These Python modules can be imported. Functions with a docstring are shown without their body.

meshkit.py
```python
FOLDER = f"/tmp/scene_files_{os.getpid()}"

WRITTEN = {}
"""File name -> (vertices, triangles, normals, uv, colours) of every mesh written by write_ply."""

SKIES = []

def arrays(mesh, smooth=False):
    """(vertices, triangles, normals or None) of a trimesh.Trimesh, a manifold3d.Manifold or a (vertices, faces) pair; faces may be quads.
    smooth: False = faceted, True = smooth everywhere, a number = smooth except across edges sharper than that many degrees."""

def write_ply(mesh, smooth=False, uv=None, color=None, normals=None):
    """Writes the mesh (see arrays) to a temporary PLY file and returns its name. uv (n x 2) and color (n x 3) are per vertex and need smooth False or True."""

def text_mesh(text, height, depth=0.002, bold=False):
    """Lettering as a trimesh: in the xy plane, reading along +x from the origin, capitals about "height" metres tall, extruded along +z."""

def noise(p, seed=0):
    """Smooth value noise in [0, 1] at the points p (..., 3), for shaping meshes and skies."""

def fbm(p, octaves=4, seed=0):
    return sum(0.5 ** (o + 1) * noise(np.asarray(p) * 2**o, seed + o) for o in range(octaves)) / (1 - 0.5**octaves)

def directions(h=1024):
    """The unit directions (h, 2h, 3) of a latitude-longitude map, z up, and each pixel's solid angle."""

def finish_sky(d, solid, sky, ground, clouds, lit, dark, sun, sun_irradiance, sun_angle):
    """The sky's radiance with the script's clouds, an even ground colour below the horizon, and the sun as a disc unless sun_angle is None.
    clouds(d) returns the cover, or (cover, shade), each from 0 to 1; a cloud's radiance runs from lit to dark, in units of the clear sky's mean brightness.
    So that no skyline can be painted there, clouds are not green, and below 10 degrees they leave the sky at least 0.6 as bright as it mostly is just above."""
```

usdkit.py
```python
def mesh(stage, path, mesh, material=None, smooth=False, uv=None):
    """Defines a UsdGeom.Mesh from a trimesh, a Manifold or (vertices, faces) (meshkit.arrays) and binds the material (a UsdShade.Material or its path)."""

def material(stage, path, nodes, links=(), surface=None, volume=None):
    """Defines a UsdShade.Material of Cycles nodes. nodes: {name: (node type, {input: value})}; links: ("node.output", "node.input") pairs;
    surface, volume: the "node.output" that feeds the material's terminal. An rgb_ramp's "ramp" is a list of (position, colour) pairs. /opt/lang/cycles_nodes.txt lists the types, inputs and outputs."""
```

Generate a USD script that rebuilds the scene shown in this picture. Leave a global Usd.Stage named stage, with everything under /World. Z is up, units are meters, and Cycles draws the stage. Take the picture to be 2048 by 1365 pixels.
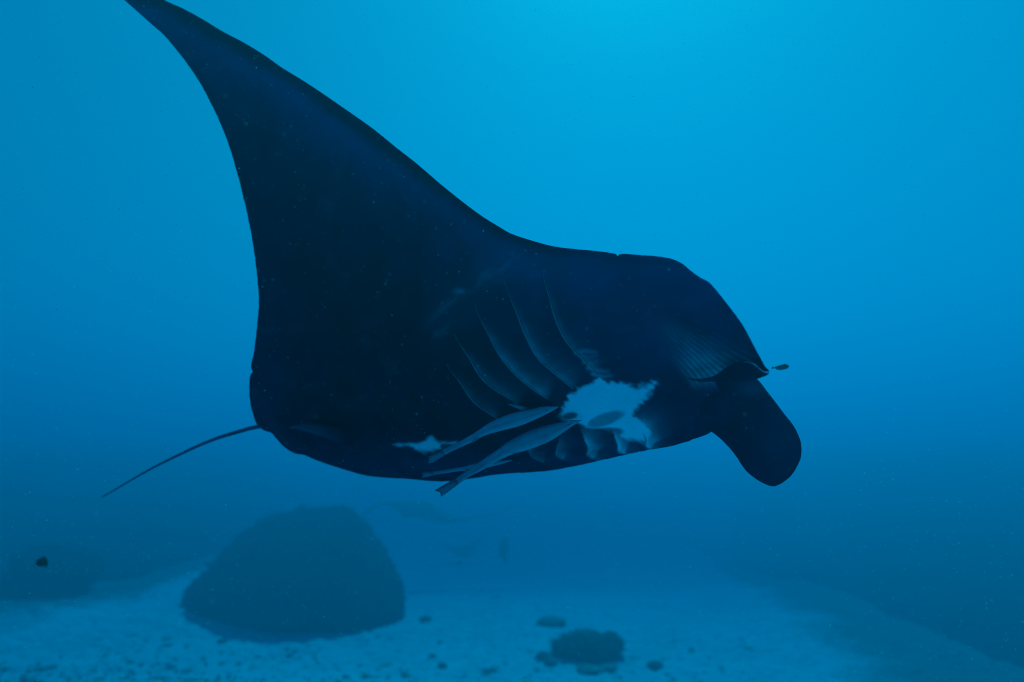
import math, random, numpy as np, trimesh, usdkit, meshkit
from pxr import Usd, UsdGeom, UsdLux, UsdShade, Sdf, Gf, Vt

stage = Usd.Stage.CreateInMemory()
UsdGeom.SetStageUpAxis(stage, UsdGeom.Tokens.z)
UsdGeom.SetStageMetersPerUnit(stage, 1.0)
UsdGeom.Xform.Define(stage, '/World')
UsdGeom.Scope.Define(stage, '/World/Looks')

# ---------------------------------------------------------------- camera, sky, sun, exposure
FOCAL_PX = 1150.0            # focal length in pixels of a 2048 x 1365 picture
CAM_Z, PITCH = 6.2, math.radians(14.0)
EXPOSURE = 0.45
SUN_EL, SUN_AZ = math.radians(58.0), math.radians(17.0)     # azimuth from +y towards +x
SUN_INTENSITY, SKY_STRENGTH = 1.25, 0.05
SURFACE = 17.5              # height of the water surface above the sand
SIGMA_S = np.array([0.002, 0.0184, 0.0340])                  # scattering per metre
SIGMA_A = np.array([0.400, 0.0315, 0.0065])                  # absorption per metre
G = 0.33

cam = UsdGeom.Camera.Define(stage, '/World/camera')
cam.CreateHorizontalApertureAttr(36.0); cam.CreateVerticalApertureAttr(24.0)
cam.CreateFocalLengthAttr(36.0 * FOCAL_PX / 2048)
cam.CreateClippingRangeAttr(Gf.Vec2f(0.05, 1000.0))
cam.CreateExposureAttr(EXPOSURE)
cam.CreateFStopAttr(1.3); cam.CreateFocusDistanceAttr(1.6)
cam.AddTranslateOp().Set(Gf.Vec3d(0, 0, CAM_Z))
cam.AddRotateXOp().Set(90.0 + math.degrees(PITCH))

sky = UsdLux.DomeLight.Define(stage, '/World/sky')
sky_mat = usdkit.material(stage, '/World/Looks/sky_air', {
    's': ('sky_texture', {'sky_type': 'single_scattering', 'sun_disc': False, 'sun_elevation': SUN_EL, 'sun_rotation': SUN_AZ}),
    'b': ('background_shader', {'strength': SKY_STRENGTH})}, [('s.color', 'b.color')], surface='b.background')
UsdShade.MaterialBindingAPI.Apply(sky.GetPrim()).Bind(sky_mat)
sky.GetPrim().SetCustomDataByKey('kind', 'structure')

sun = UsdLux.DistantLight.Define(stage, '/World/sun')
sun.CreateIntensityAttr(SUN_INTENSITY); sun.CreateAngleAttr(0.5); sun.CreateNormalizeAttr(True)
sun.CreateColorAttr(Gf.Vec3f(1.0, 0.96, 0.9))
sun.AddRotateZOp().Set(-math.degrees(SUN_AZ))
sun.AddRotateXOp().Set(math.degrees(SUN_EL) - 90.0)       # -z axis away from the sun

# ---------------------------------------------------------------- helpers
CP, SP = math.cos(PITCH), math.sin(PITCH)
RIGHT, UP, FWD = np.array([1., 0, 0]), np.array([0, -SP, CP]), np.array([0, CP, SP])
EYE = np.array([0, 0, CAM_Z])


def at(u, v, d):
    """World point that the photograph shows at pixel (u, v), d metres along the line of sight's axis."""
    u, v, d = np.broadcast_arrays(np.asarray(u, float), np.asarray(v, float), np.asarray(d, float))
    x, y = (u - 1024) / FOCAL_PX, (682.5 - v) / FOCAL_PX
    return EYE + d[..., None] * (FWD + x[..., None] * RIGHT + y[..., None] * UP)


def on_ground(u, v, z=0.0):
    r = at(u, v, 1.0) - EYE
    return EYE + r * ((z - CAM_Z) / r[2])


def tag(prim, label=None, category=None, group=None, kind=None):
    p = prim.GetPrim() if hasattr(prim, 'GetPrim') else prim
    for k, v in (('label', label), ('category', category), ('group', group), ('kind', kind)):
        if v:
            p.SetCustomDataByKey(k, v)
    return prim


used = {}


def path_for(name, parent='/World'):
    n = used.get((parent, name), 0)
    used[(parent, name)] = n + 1
    return f'{parent}/{name}' + (f'_{n:03d}' if n else '')


def obj(name, mesh, mat, parent='/World', smooth=40, colors=None):
    parent = parent if isinstance(parent, str) else str(parent.GetPath())
    m = usdkit.mesh(stage, path_for(name, parent), mesh, mat, smooth=smooth)
    if colors is not None:
        for key, val in colors.items():
            val = np.asarray(val, np.float32)
            UsdGeom.PrimvarsAPI(m).CreatePrimvar(key, Sdf.ValueTypeNames.FloatArray, 'vertex').Set(Vt.FloatArray.FromNumpy(val))
    return m


def thing(name, label, category, loc=(0, 0, 0), group=None):
    x = UsdGeom.Xform.Define(stage, path_for(name))
    x.AddTranslateOp().Set(Gf.Vec3d(*map(float, loc)))
    return tag(x, label, category, group)

# ---------------------------------------------------------------- water
sig_t = SIGMA_S + SIGMA_A
D = float(sig_t.max()) * 1.02
col = SIGMA_S / D
# principled volume: absorption = density * (1 - colour) * (1 - sqrt(absorption colour))
ab = (1 - SIGMA_A / (D * (1 - col))) ** 2
water_mat = usdkit.material(stage, '/World/Looks/sea_water', {
    'v': ('principled_volume', {'color': tuple(col), 'density': D, 'anisotropy': G, 'absorption_color': tuple(ab)})}, [], volume='v.volume')
hz = trimesh.creation.box((240, 240, SURFACE + 6.0))
hz.apply_translation((0, 60, (SURFACE - 6.0) / 2))
tag(obj('haze', hz, water_mat, smooth=False), 'blue sea water that swallows everything far away', 'water', kind='stuff')

# ---------------------------------------------------------------- materials


def plain(name, color, rough=0.8, spec=0.1, noise=None, spread=0.35, bump=0.0):
    n = {'p': ('principled_bsdf', {'base_color': color, 'roughness': rough, 'specular_ior_level': spec})}
    links = []
    if noise:
        n |= {'t': ('texture_coordinate', {}), 'n': ('noise_texture', {'scale': noise, 'detail': 6.0, 'roughness': 0.6}),
              'r': ('rgb_ramp', {'ramp': [(0.25, tuple(c * (1 - spread) for c in color)), (0.75, tuple(c * (1 + spread) for c in color))]})}
        links += [('t.object', 'n.vector'), ('n.fac', 'r.fac'), ('r.color', 'p.base_color')]
        if bump:
            n['b'] = ('bump', {'strength': 1.0, 'distance': bump})
            links += [('n.fac', 'b.height'), ('b.normal', 'p.normal')]
    return usdkit.material(stage, f'/World/Looks/{name}', n, links, surface='p.BSDF')


def skin(name, dark, pale, mottling=9.0, lit_slate=(0.030, 0.050, 0.145)):
    """Skin that runs from dark to pale with the mesh's own "pale" value; fine mottling and pores."""
    return usdkit.material(stage, f'/World/Looks/{name}', {
        'a': ('attribute', {'attribute': 'pale'}), 't': ('texture_coordinate', {}),
        'n': ('noise_texture', {'scale': mottling, 'detail': 8.0, 'roughness': 0.65}),
        'n2': ('noise_texture', {'scale': 160.0, 'detail': 3.0}),
        'rd': ('rgb_ramp', {'ramp': [(0.3, tuple(c * 0.55 for c in dark)), (0.72, tuple(c * 1.7 for c in dark))]}),
        'rp': ('rgb_ramp', {'ramp': [(0.3, tuple(c * 0.88 for c in pale)), (0.7, pale)]}),
        'a2': ('attribute', {'attribute': 'lit_slate'}), 'rs': ('rgb_ramp', {'ramp': [(0.3, tuple(c * 0.7 for c in lit_slate)), (0.7, tuple(c * 1.3 for c in lit_slate))]}), 'ms': ('mix_color', {}),  # bluish tint that carries the light painted on the manta's skin
        'm': ('mix_color', {}), 'b': ('bump', {'strength': 0.25, 'distance': 0.0012}),
        'p': ('principled_bsdf', {'roughness': 0.6, 'specular_ior_level': 0.0})},
        [('t.object', 'n.vector'), ('t.object', 'n2.vector'), ('n.fac', 'rd.fac'), ('n.fac', 'rp.fac'), ('a.fac', 'm.fac'),
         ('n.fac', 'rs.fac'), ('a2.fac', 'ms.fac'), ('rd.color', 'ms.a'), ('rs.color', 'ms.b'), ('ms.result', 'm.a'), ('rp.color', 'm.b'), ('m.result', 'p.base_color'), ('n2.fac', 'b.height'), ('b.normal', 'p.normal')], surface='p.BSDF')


manta_skin = skin('manta_skin', (0.008, 0.009, 0.026), (0.74, 0.74, 0.95))
remora_skin = skin('remora_skin', (0.07, 0.08, 0.12), (0.38, 0.41, 0.56), 30.0)
gill_edge = plain('gill_edge', (0.26, 0.27, 0.32), 0.6, 0.1, 60.0)
fish_dark = plain('dark_fish_scales', (0.012, 0.012, 0.013), 0.6, 0.1, 80.0)
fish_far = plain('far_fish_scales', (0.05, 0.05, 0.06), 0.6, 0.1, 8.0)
coral_rock = plain('coral_rock', (0.036, 0.035, 0.036), 0.95, 0.05, 1.7, 0.6, 0.05)
coral_pale = plain('pale_coral', (0.085, 0.08, 0.072), 0.95, 0.05, 3.0, 0.5, 0.03)
pale_stone = plain('pale_stone', (0.23, 0.225, 0.23), 0.95, 0.05, 4.0, 0.5, 0.03)
rubble_rock = plain('rubble_rock', (0.28, 0.27, 0.28), 0.95, 0.05, 6.0, 0.5, 0.02)
snow_white = usdkit.material(stage, '/World/Looks/plankton', {'d': ('principled_bsdf', {'base_color': (0.8, 0.8, 0.8), 'roughness': 0.8}), 't': ('translucent_bsdf', {'color': (0.9, 0.9, 0.9)}), 'm': ('mix_closure', {'fac': 0.6})},
                             [('d.BSDF', 'm.closure1'), ('t.BSDF', 'm.closure2')], surface='m.closure')

# ---------------------------------------------------------------- seabed


RIGHT_T, RIGHT_Y = [0.36, 0.45, 0.60, 0.75, 0.89, 1.2, 2.0], [62, 44, 29, 22.5, 19.5, 15.5, 11.5]
LEFT_T, LEFT_Y = [-2.0, -1.2, -0.89, -0.75, -0.60, -0.42, -0.30], [12, 18.5, 25.5, 27.5, 31.5, 46, 84]


def ground_height(x, y):
    p = np.stack([x, y, np.zeros_like(x)], -1)
    big = (meshkit.fbm(p * 0.09 + 3.1, 3, 5) - 0.5) * 1.1
    mid = (meshkit.fbm(p * 0.45 + 9.7, 3, 8) - 0.5) * 0.22
    # a low drift of sand in the foreground, left of the middle
    drift = 0.35 * np.exp(-((x + 7.5) / 5.5) ** 2 - ((y - 18.5) / 3.0) ** 2)
    left = 1.6 * np.clip((-x - 7) / 13, 0, 1) ** 1.3 * np.clip((y - 17) / 8, 0, 1)
    # past the boulder the sand falls away into deep water, except where the reefs stand on either side
    t = x / np.maximum(y, 1e-3)
    way = lambda q, a, b: (lambda k: k * k * (3 - 2 * k))(np.clip((q - a) / (b - a), 0, 1))
    run = np.clip(y - 26.5, 0, None)
    fall = -1.9 * np.tanh(run * run / (run + 8) * 0.11 / 1.9) * way(t, -0.50, -0.24) * (1 - way(t, 0.34, 0.58))
    return left + fall + big * np.clip((np.hypot(x, y) - 8) / 25, 0.25, 1) * 0.7 + mid + drift


def sheet(xs, ys, fine):
    X, Y = np.meshgrid(xs, ys, indexing='ij')
    Z = ground_height(X, Y)
    p = np.stack([X, Y, 0 * X], -1)
    if fine:
        w = np.sin((X * 0.35 + Y * 1.0) * 7.0 + 5.0 * meshkit.fbm(p * 0.5, 3, 2) * 2) * 0.012
        pits = np.clip(meshkit.fbm(p * 3.2 + 2, 3, 33) - 0.52, 0, 1) * 0.28 + np.clip(meshkit.fbm(p * 9.0, 2, 41) - 0.5, 0, 1) * 0.10
        Z = Z + w - pits
    v = np.stack([X, Y, Z], -1).reshape(-1, 3)
    i, j = np.meshgrid(np.arange(len(xs) - 1), np.arange(len(ys) - 1), indexing='ij')
    n = len(ys)
    q = np.stack([i * n + j, (i + 1) * n + j, (i + 1) * n + j + 1, i * n + j + 1], -1).reshape(-1, 4)
    return v, np.vstack([q[:, [0, 1, 2]], q[:, [0, 2, 3]]])


sand_mat = usdkit.material(stage, '/World/Looks/coral_sand', {
    't': ('texture_coordinate', {}),
    'n': ('noise_texture', {'scale': 0.55, 'detail': 8.0, 'roughness': 0.62}), 'n2': ('noise_texture', {'scale': 7.0, 'detail': 6.0, 'roughness': 0.7}),
    'n3': ('noise_texture', {'scale': 60.0, 'detail': 3.0}),
    'r': ('rgb_ramp', {'ramp': [(0.3, (0.47, 0.41, 0.52)), (0.62, (0.56, 0.49, 0.62))]}),
    'r2': ('rgb_ramp', {'ramp': [(0.28, (0.62, 0.62, 0.62)), (0.46, (1, 1, 1))]}),
    'm': ('mix_color', {'blend_type': 'multiply', 'fac': 1.0}),
    'at': ('attribute', {'attribute': 'rubble'}), 'x1': ('math', {'math_type': 'multiply_add', 'value2': 1.7, 'value3': -0.42}),  # value holds reef rubble plus shade painted on the sand at right
    'nn': ('noise_texture', {'scale': 0.28, 'detail': 9.0, 'roughness': 0.72}), 'x2': ('math', {'math_type': 'multiply_add', 'value2': 2.2, 'value3': -1.1}), 'x3': ('math', {'math_type': 'add', 'use_clamp': True}),
    'x4': ('math', {'math_type': 'minimum', 'value2': 0.8}), 'md': ('mix_color', {'b': (0.075, 0.072, 0.062)}),
    'b': ('bump', {'strength': 0.7, 'distance': 0.03}),
    'p': ('principled_bsdf', {'roughness': 1.0, 'specular_ior_level': 0.05})},
    [('t.object', 'n.vector'), ('t.object', 'n2.vector'), ('t.object', 'n3.vector'), ('n.fac', 'r.fac'), ('n2.fac', 'r2.fac'), ('r.color', 'm.a'), ('r2.color', 'm.b'),
     ('at.fac', 'x1.value1'), ('t.object', 'nn.vector'), ('nn.fac', 'x2.value1'), ('x1.value', 'x3.value1'), ('x2.value', 'x3.value2'), ('x3.value', 'x4.value1'), ('x4.value', 'md.fac'),
     ('m.result', 'md.a'), ('md.result', 'p.base_color'), ('n2.fac', 'b.height'), ('b.normal', 'p.normal')], surface='p.BSDF')
xs = np.concatenate([np.linspace(-115, -26, 60), np.linspace(-25.6, 25.6, 640), np.linspace(26, 115, 60)])
ys = np.concatenate([np.linspace(-55, 9.5, 50), np.linspace(9.7, 36, 420), np.geomspace(36.2, 175, 120)])
sea_v, sea_f = sheet(xs, ys, True)
tx = sea_v[:, 0] / np.maximum(sea_v[:, 1], 1e-3)
reef_y = np.where(tx > 0, np.interp(tx, [0.2] + RIGHT_T, [140] + RIGHT_Y), np.interp(tx, LEFT_T + [-0.15], LEFT_Y + [140]))
rubble_and_shade = np.clip(1 + (sea_v[:, 1] - reef_y) / np.where(tx > 0, 22.0, 4.5), 0, 1) * (sea_v[:, 1] > 5)  # darker near the reefs; on the right, shade is painted into the sand
tag(obj('seabed', (sea_v, sea_f), sand_mat, smooth=True, colors={'rubble': rubble_and_shade}), 'pale coral sand of the sea floor with ripples and pits', kind='structure')


def to_ground(u, v):
    """Point of the uneven sand that the photograph shows at (u, v)."""
    p = on_ground(u, v)
    for _ in range(8):
        p = on_ground(u, v, float(ground_height(p[0:1], p[1:2])[0]))
    return p


# ---------------------------------------------------------------- rocks and reef


def lump(half, seed, detail=5, rough=0.22, freq=1.6, spiky=0.0, flat=0.25):
    """Weathered coral boulder, its base on z = 0."""
    m = trimesh.creation.icosphere(detail)
    d = np.array(m.vertices)
    r = 1 + rough * 2 * (meshkit.fbm(d * freq + seed * 7.3, 5, seed) - 0.5) + rough * 0.5 * (np.abs(meshkit.fbm(d * freq * 3 + seed, 4, seed + 3) - 0.5) * 4 - 0.6)
    if spiky:
        r += spiky * np.clip(meshkit.noise(d * freq * 9 + seed, seed + 9) - 0.45, 0, 1) ** 1.5 * 3
    v = d * r[:, None] * np.asarray(half)
    v[:, 2] += half[2] * (1 - flat) * 0.85
    v[:, 2] = np.where(v[:, 2] < -0.1 * half[2], -0.1 * half[2], v[:, 2])
    return v, np.array(m.faces)


# the big boulder: an irregular dome whose plan is as deep as it is wide
rk = np.array([(360, 1188), (395, 1150), (422, 1120), (483, 1059), (549, 1024), (615, 1013), (685, 1006), (721, 1037), (756, 1090), (800, 1156), (822, 1212), (812, 1242), (747, 1262), (660, 1267), (571, 1262), (461, 1243), (387, 1210)], float)
rc = np.array((610., 1165.))
base = to_ground(610, 1278)
ROCK_D = float((base - EYE) @ FWD) + 4.5
ang = np.arctan2(-(rk - rc)[:, 1], (rk - rc)[:, 0]); rad = np.hypot(*(rk - rc).T)
o = np.argsort(ang); ang, rad = ang[o], rad[o]
m = trimesh.creation.icosphere(6)
d = np.array(m.vertices)                       # x right, y up, z away, seen from the camera
a = np.arctan2(d[:, 1], d[:, 0])
R2 = np.interp(a, np.concatenate([ang - 2 * np.pi, ang, ang + 2 * np.pi]), np.tile(rad, 3))
k = ROCK_D / FOCAL_PX
rough = 0.93 + 0.08 * 2 * (meshkit.fbm(d * 2.3 + 5, 5, 4) - 0.5) + 0.06 * (np.abs(meshkit.fbm(d * 7 + 1, 4, 6) - 0.5) * 4 - 0.7) + 0.08 * np.clip(meshkit.noise(d * 24, 12) - 0.4, 0, 1)
flatr = np.hypot(d[:, 0], d[:, 1])
depth_r = np.interp(a, [-np.pi, 0, np.pi], [165, 165, 165])
v = np.stack([d[:, 0] / np.maximum(flatr, 1e-6) * flatr * R2, d[:, 1] / np.maximum(flatr, 1e-6) * flatr * R2, d[:, 2] * depth_r], 1) * rough[:, None] * k
center = at(rc[0], rc[1], ROCK_D)
w = center + v[:, :1] * RIGHT + v[:, 1:2] * UP + v[:, 2:3] * FWD
boulder = thing('coral_boulder', 'huge dark dome-shaped coral boulder on the sand below the manta', 'boulder', (0, 0, 0))
obj('rock', (w, np.array(m.faces)), coral_rock, boulder)
# coral growth on its surface
rng = np.random.default_rng(11)
tufts = []
pick = rng.choice(len(w), 420, replace=False)
for i in pick:
    if w[i, 2] < base[2] + 0.4:
        continue
    s = rng.uniform(0.05, 0.13)
    nrm = (w[i] - center); nrm /= np.linalg.norm(nrm)
    n = rng.integers(3, 7)
    for _ in range(n):
        dr = nrm + rng.normal(size=3) * 0.55; dr[2] += 0.3; dr /= np.linalg.norm(dr)
        tip = w[i] + dr * s * rng.uniform(1.0, 2.0)
        cv, cf = trimesh.creation.cone(radius=s * 0.28, height=1.0, sections=5).vertices, trimesh.creation.cone(radius=s * 0.28, height=1.0, sections=5).faces
        e1 = np.cross(dr, [0.3, 0.5, 0.8]); e1 /= np.linalg.norm(e1); e2 = np.cross(dr, e1)
        L = np.linalg.norm(tip - w[i])
        tufts.append(trimesh.Trimesh(w[i] - dr * 0.05 + cv[:, :1] * e1 + cv[:, 1:2] * e2 + cv[:, 2:3] * dr * L, cf, process=False))
# whips and feathery branches that blur the boulder's outline
cone = trimesh.creation.cone(radius=1.0, height=1.0, sections=3)
pick = rng.choice(len(w), 6500)
pick = pick[w[pick, 2] > base[2] + 0.3]
nr = w[pick] - center; nr /= np.linalg.norm(nr, axis=1, keepdims=True)
dr = nr + rng.normal(size=nr.shape) * 0.45; dr[:, 2] += 0.25; dr /= np.linalg.norm(dr, axis=1, keepdims=True)
L = rng.uniform(0.08, 0.34, len(pick)) * (0.5 + meshkit.noise(w[pick] * 0.9, 3))
e1 = np.cross(dr, [0.3, 0.5, 0.8]); e1 /= np.linalg.norm(e1, axis=1, keepdims=True); e2 = np.cross(dr, e1)
rt = rng.uniform(0.012, 0.03, len(pick))
cv, cf = np.array(cone.vertices), np.array(cone.faces)
tw = (w[pick] - dr * 0.05)[:, None] + cv[None, :, :1] * (e1 * rt[:, None])[:, None] + cv[None, :, 1:2] * (e2 * rt[:, None])[:, None] + cv[None, :, 2:3] * (dr * L[:, None])[:, None]
tufts.append(trimesh.Trimesh(tw.reshape(-1, 3), (cf[None] + (np.arange(len(pick)) * len(cv))[:, None, None]).reshape(-1, 3), process=False))
tag(obj('coral_growth', trimesh.util.concatenate(tufts), coral_rock, boulder, smooth=False), kind='stuff')


def rock(u, v, wpx, hpx, label, seed, category='rock', name='rock', mat=rubble_rock, deep=0.8, detail=4, group=None, spiky=0.08, rough=0.3):
    p = to_ground(u, v)
    kk = float((p - EYE) @ FWD) / FOCAL_PX
    half = (wpx * kk / 2, wpx * kk / 2 * deep, hpx * kk * 0.62)
    vv, ff = lump(half, seed, detail, rough, 1.5, spiky)
    x = UsdGeom.Xform.Define(stage, path_for(name))
    x.AddTranslateOp().Set(Gf.Vec3d(float(p[0]), float(p[1] + half[1] * 0.5), float(p[2]) - 0.02))
    tag(x, label, category, group)
    obj('stone', (vv, ff), mat, x)
    return x


rock(1182, 1318, 132, 40, 'largest of the coral heads lying on the sand right of the boulder', 43, 'coral head', 'coral_outcrop', coral_pale, detail=5, rough=0.6, spiky=0.25)
rock(1086, 1318, 30, 13, 'small dark coral lump close left of the large coral head', 22, 'rock', 'coral_lump', pale_stone)
rock(1102, 1331, 28, 12, 'small dark lump just below left of the large coral head', 23, 'rock', 'coral_lump', pale_stone)
rock(1180, 1346, 50, 11, 'long low dark stone in front of the large coral head', 24, 'rock', 'flat_stone', pale_stone)
rock(1216, 1340, 38, 9, 'flat pale-edged stone in front of the right end of the large coral head', 25, 'rock', 'flat_stone', pale_stone)
rock(1312, 1336, 34, 13, 'lone low coral lump on the sand far right of the large coral head', 26, 'rock', 'coral_lump', pale_stone)
rock(884, 1335, 20, 9, 'small lone stone on open sand below the right foot of the boulder', 27, 'rock', 'stone', pale_stone)
rock(864, 1314, 16, 6, 'tiny stone just above the lone stone right of the boulder', 28, 'rock', 'stone', pale_stone)
rock(442, 1286, 18, 8, 'small stone on bright sand in front of the left foot of the boulder', 29, 'rock', 'stone', pale_stone)
rock(95, 1247, 26, 8, 'small flat stone on dim sand under the black fish', 30, 'rock', 'stone', pale_stone)
rock(152, 1260, 14, 4, 'tiny stone right of the flat stone under the black fish', 31, 'rock', 'stone', pale_stone)
rock(578, 1313, 14, 5, 'tiny stone on bright sand below the middle of the boulder', 32, 'rock', 'stone', pale_stone)
rock(1105, 1252, 60, 16, 'faint coral lump standing alone above the small dark lumps', 34, 'rock', 'coral_lump', pale_stone)
rock(850, 1243, 24, 10, 'faint coral knob beside the right edge of the boulder', 35, 'rock', 'coral_lump', pale_stone)
rock(70, 1184, 170, 84, 'dim low reef mound behind the black fish at the left edge', 36, 'reef', 'reef_mound', coral_rock, detail=5, deep=1.0)


def reef_flat(side, ts, y0s, grade, seed, label):
    """Coral ground that climbs gently away from the camera: y0s is where it leaves the sand along each bearing ts (x over y)."""
    T = np.linspace(ts[0], ts[-1], 260)
    y0 = np.interp(T, ts, y0s)
    s = np.concatenate([np.linspace(-0.08, 0.6, 170), np.linspace(0.61, 1, 40)])
    Y = y0[:, None] + (150 - y0[:, None]) * (s[None] ** 1.0) * np.ones_like(T)[:, None]
    X = T[:, None] * Y
    keep = np.abs(X) < 114
    X = np.clip(X, -114, 114)
    run = Y - y0[:, None]
    p = np.stack([X, Y, 0 * X], -1)
    grow = np.clip(run / 5.0, -0.6, 1)
    Z = ground_height(X, Y) + grade * np.clip(run, -4, 60) + grow * (1.6 * (meshkit.fbm(p * 0.16 + seed, 4, seed) - 0.42) * np.clip(run / 12, 0.5, 2.2) + 0.9 * (np.abs(meshkit.fbm(p * 0.9 + seed, 5, seed + 2) - 0.5) * 2 - 0.1) + 0.35 * meshkit.noise(p * 3.3, seed)) - 0.35
    Z = np.where(Z > 5, 5 + 8 * np.tanh((Z - 5) / 8), Z)
    v = np.stack([X, Y, Z], -1).reshape(-1, 3)
    n, mrows = X.shape
    i, j = np.meshgrid(np.arange(n - 1), np.arange(mrows - 1), indexing='ij')
    q = np.stack([i * mrows + j, (i + 1) * mrows + j, (i + 1) * mrows + j + 1, i * mrows + j + 1], -1).reshape(-1, 4)
    f = np.vstack([q[:, [0, 1, 2]], q[:, [0, 2, 3]]])
    tag(obj('reef_slope', (v, f), coral_rock, smooth=True), label, kind='structure')


reef_flat(1, RIGHT_T, RIGHT_Y, 0.27, 3, 'dark reef slope rising into the blue at the right')
reef_flat(-1, LEFT_T, LEFT_Y, 0.22, 5, 'dim reef slope rising into the blue at the left')

# rubble strewn over the near sand: nobody could count it
rng = np.random.default_rng(5)
bits = []
for _ in range(2600):
    u, v = rng.uniform(-80, 1500), 1268 + 110 * rng.random() ** 0.8
    dens = 1.0 if u < 420 and v > 1325 else 0.42 if v > 1330 else 0.28
    if rng.random() > dens or u > 900 and rng.random() < 0.5:
        continue
    p = to_ground(u, v)
    s = rng.lognormal(math.log(0.022), 0.55)
    b = trimesh.creation.icosphere(1); bv = np.array(b.vertices) * (1 + 0.35 * rng.normal(size=(len(b.vertices), 1)).clip(-1.5, 1.5)) * s * np.array([rng.uniform(.8, 2.6), rng.uniform(.8, 1.6), rng.uniform(.4, .9)])
    c, sn = math.cos(rng.uniform(0, 3.14)), math.sin(rng.uniform(0, 3.14))
    bv = np.stack([bv[:, 0] * c - bv[:, 1] * sn, bv[:, 0] * sn + bv[:, 1] * c, bv[:, 2]], 1)
    bits.append(trimesh.Trimesh(bv + p + [0, 0, s * 0.1], b.faces, process=False))
tag(obj('coral_rubble', trimesh.util.concatenate(bits), rubble_rock, smooth=False), 'broken bits of coral strewn over the near sand', 'rubble', kind='stuff')

# ---------------------------------------------------------------- animals: solids of real thickness spanned between an outline and a depth field
from scipy.spatial import Delaunay, cKDTree
from scipy.interpolate import RBFInterpolator
import shapely


def catmull(p, step, closed=True):
    """Points every `step` along a smooth curve through p."""
    p = np.asarray(p, float)
    q = np.vstack([p[-1:], p, p[:2]]) if closed else np.vstack([2 * p[:1] - p[1:2], p, 2 * p[-1:] - p[-2:-1]])
    out = []
    for i in range(1, len(q) - 2):
        a, b, c, d = q[i - 1:i + 3]
        # centripetal parameters keep uneven points free of loops
        t = np.concatenate([[0], np.cumsum(np.maximum(np.sqrt([np.linalg.norm(b - a), np.linalg.norm(c - b), np.linalg.norm(d - c)]), 1e-3))])
        n = max(1, int(round(np.linalg.norm(c - b) / step)))
        x = np.linspace(t[1], t[2], n, endpoint=False)[:, None]
        A1 = (t[1] - x) / (t[1] - t[0]) * a + (x - t[0]) / (t[1] - t[0]) * b
        A2 = (t[2] - x) / (t[2] - t[1]) * b + (x - t[1]) / (t[2] - t[1]) * c
        A3 = (t[3] - x) / (t[3] - t[2]) * c + (x - t[2]) / (t[3] - t[2]) * d
        B1 = (t[2] - x) / (t[2] - t[0]) * A1 + (x - t[0]) / (t[2] - t[0]) * A2
        B2 = (t[3] - x) / (t[3] - t[1]) * A2 + (x - t[1]) / (t[3] - t[1]) * A3
        out.append((t[2] - x) / (t[2] - t[1]) * B1 + (x - t[1]) / (t[2] - t[1]) * B2)
    if not closed:
        out.append(p[-1:])
    return np.vstack(out)


def field(ctrl, smooth=0.0):
    c = np.asarray(ctrl, float)
    f = RBFInterpolator(c[:, :2] / 500, c[:, 2], kernel='thin_plate_spline', smoothing=smooth)
    return lambda u, v: f(np.stack([np.ravel(u), np.ravel(v)], 1) / 500).reshape(np.shape(u))


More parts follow.
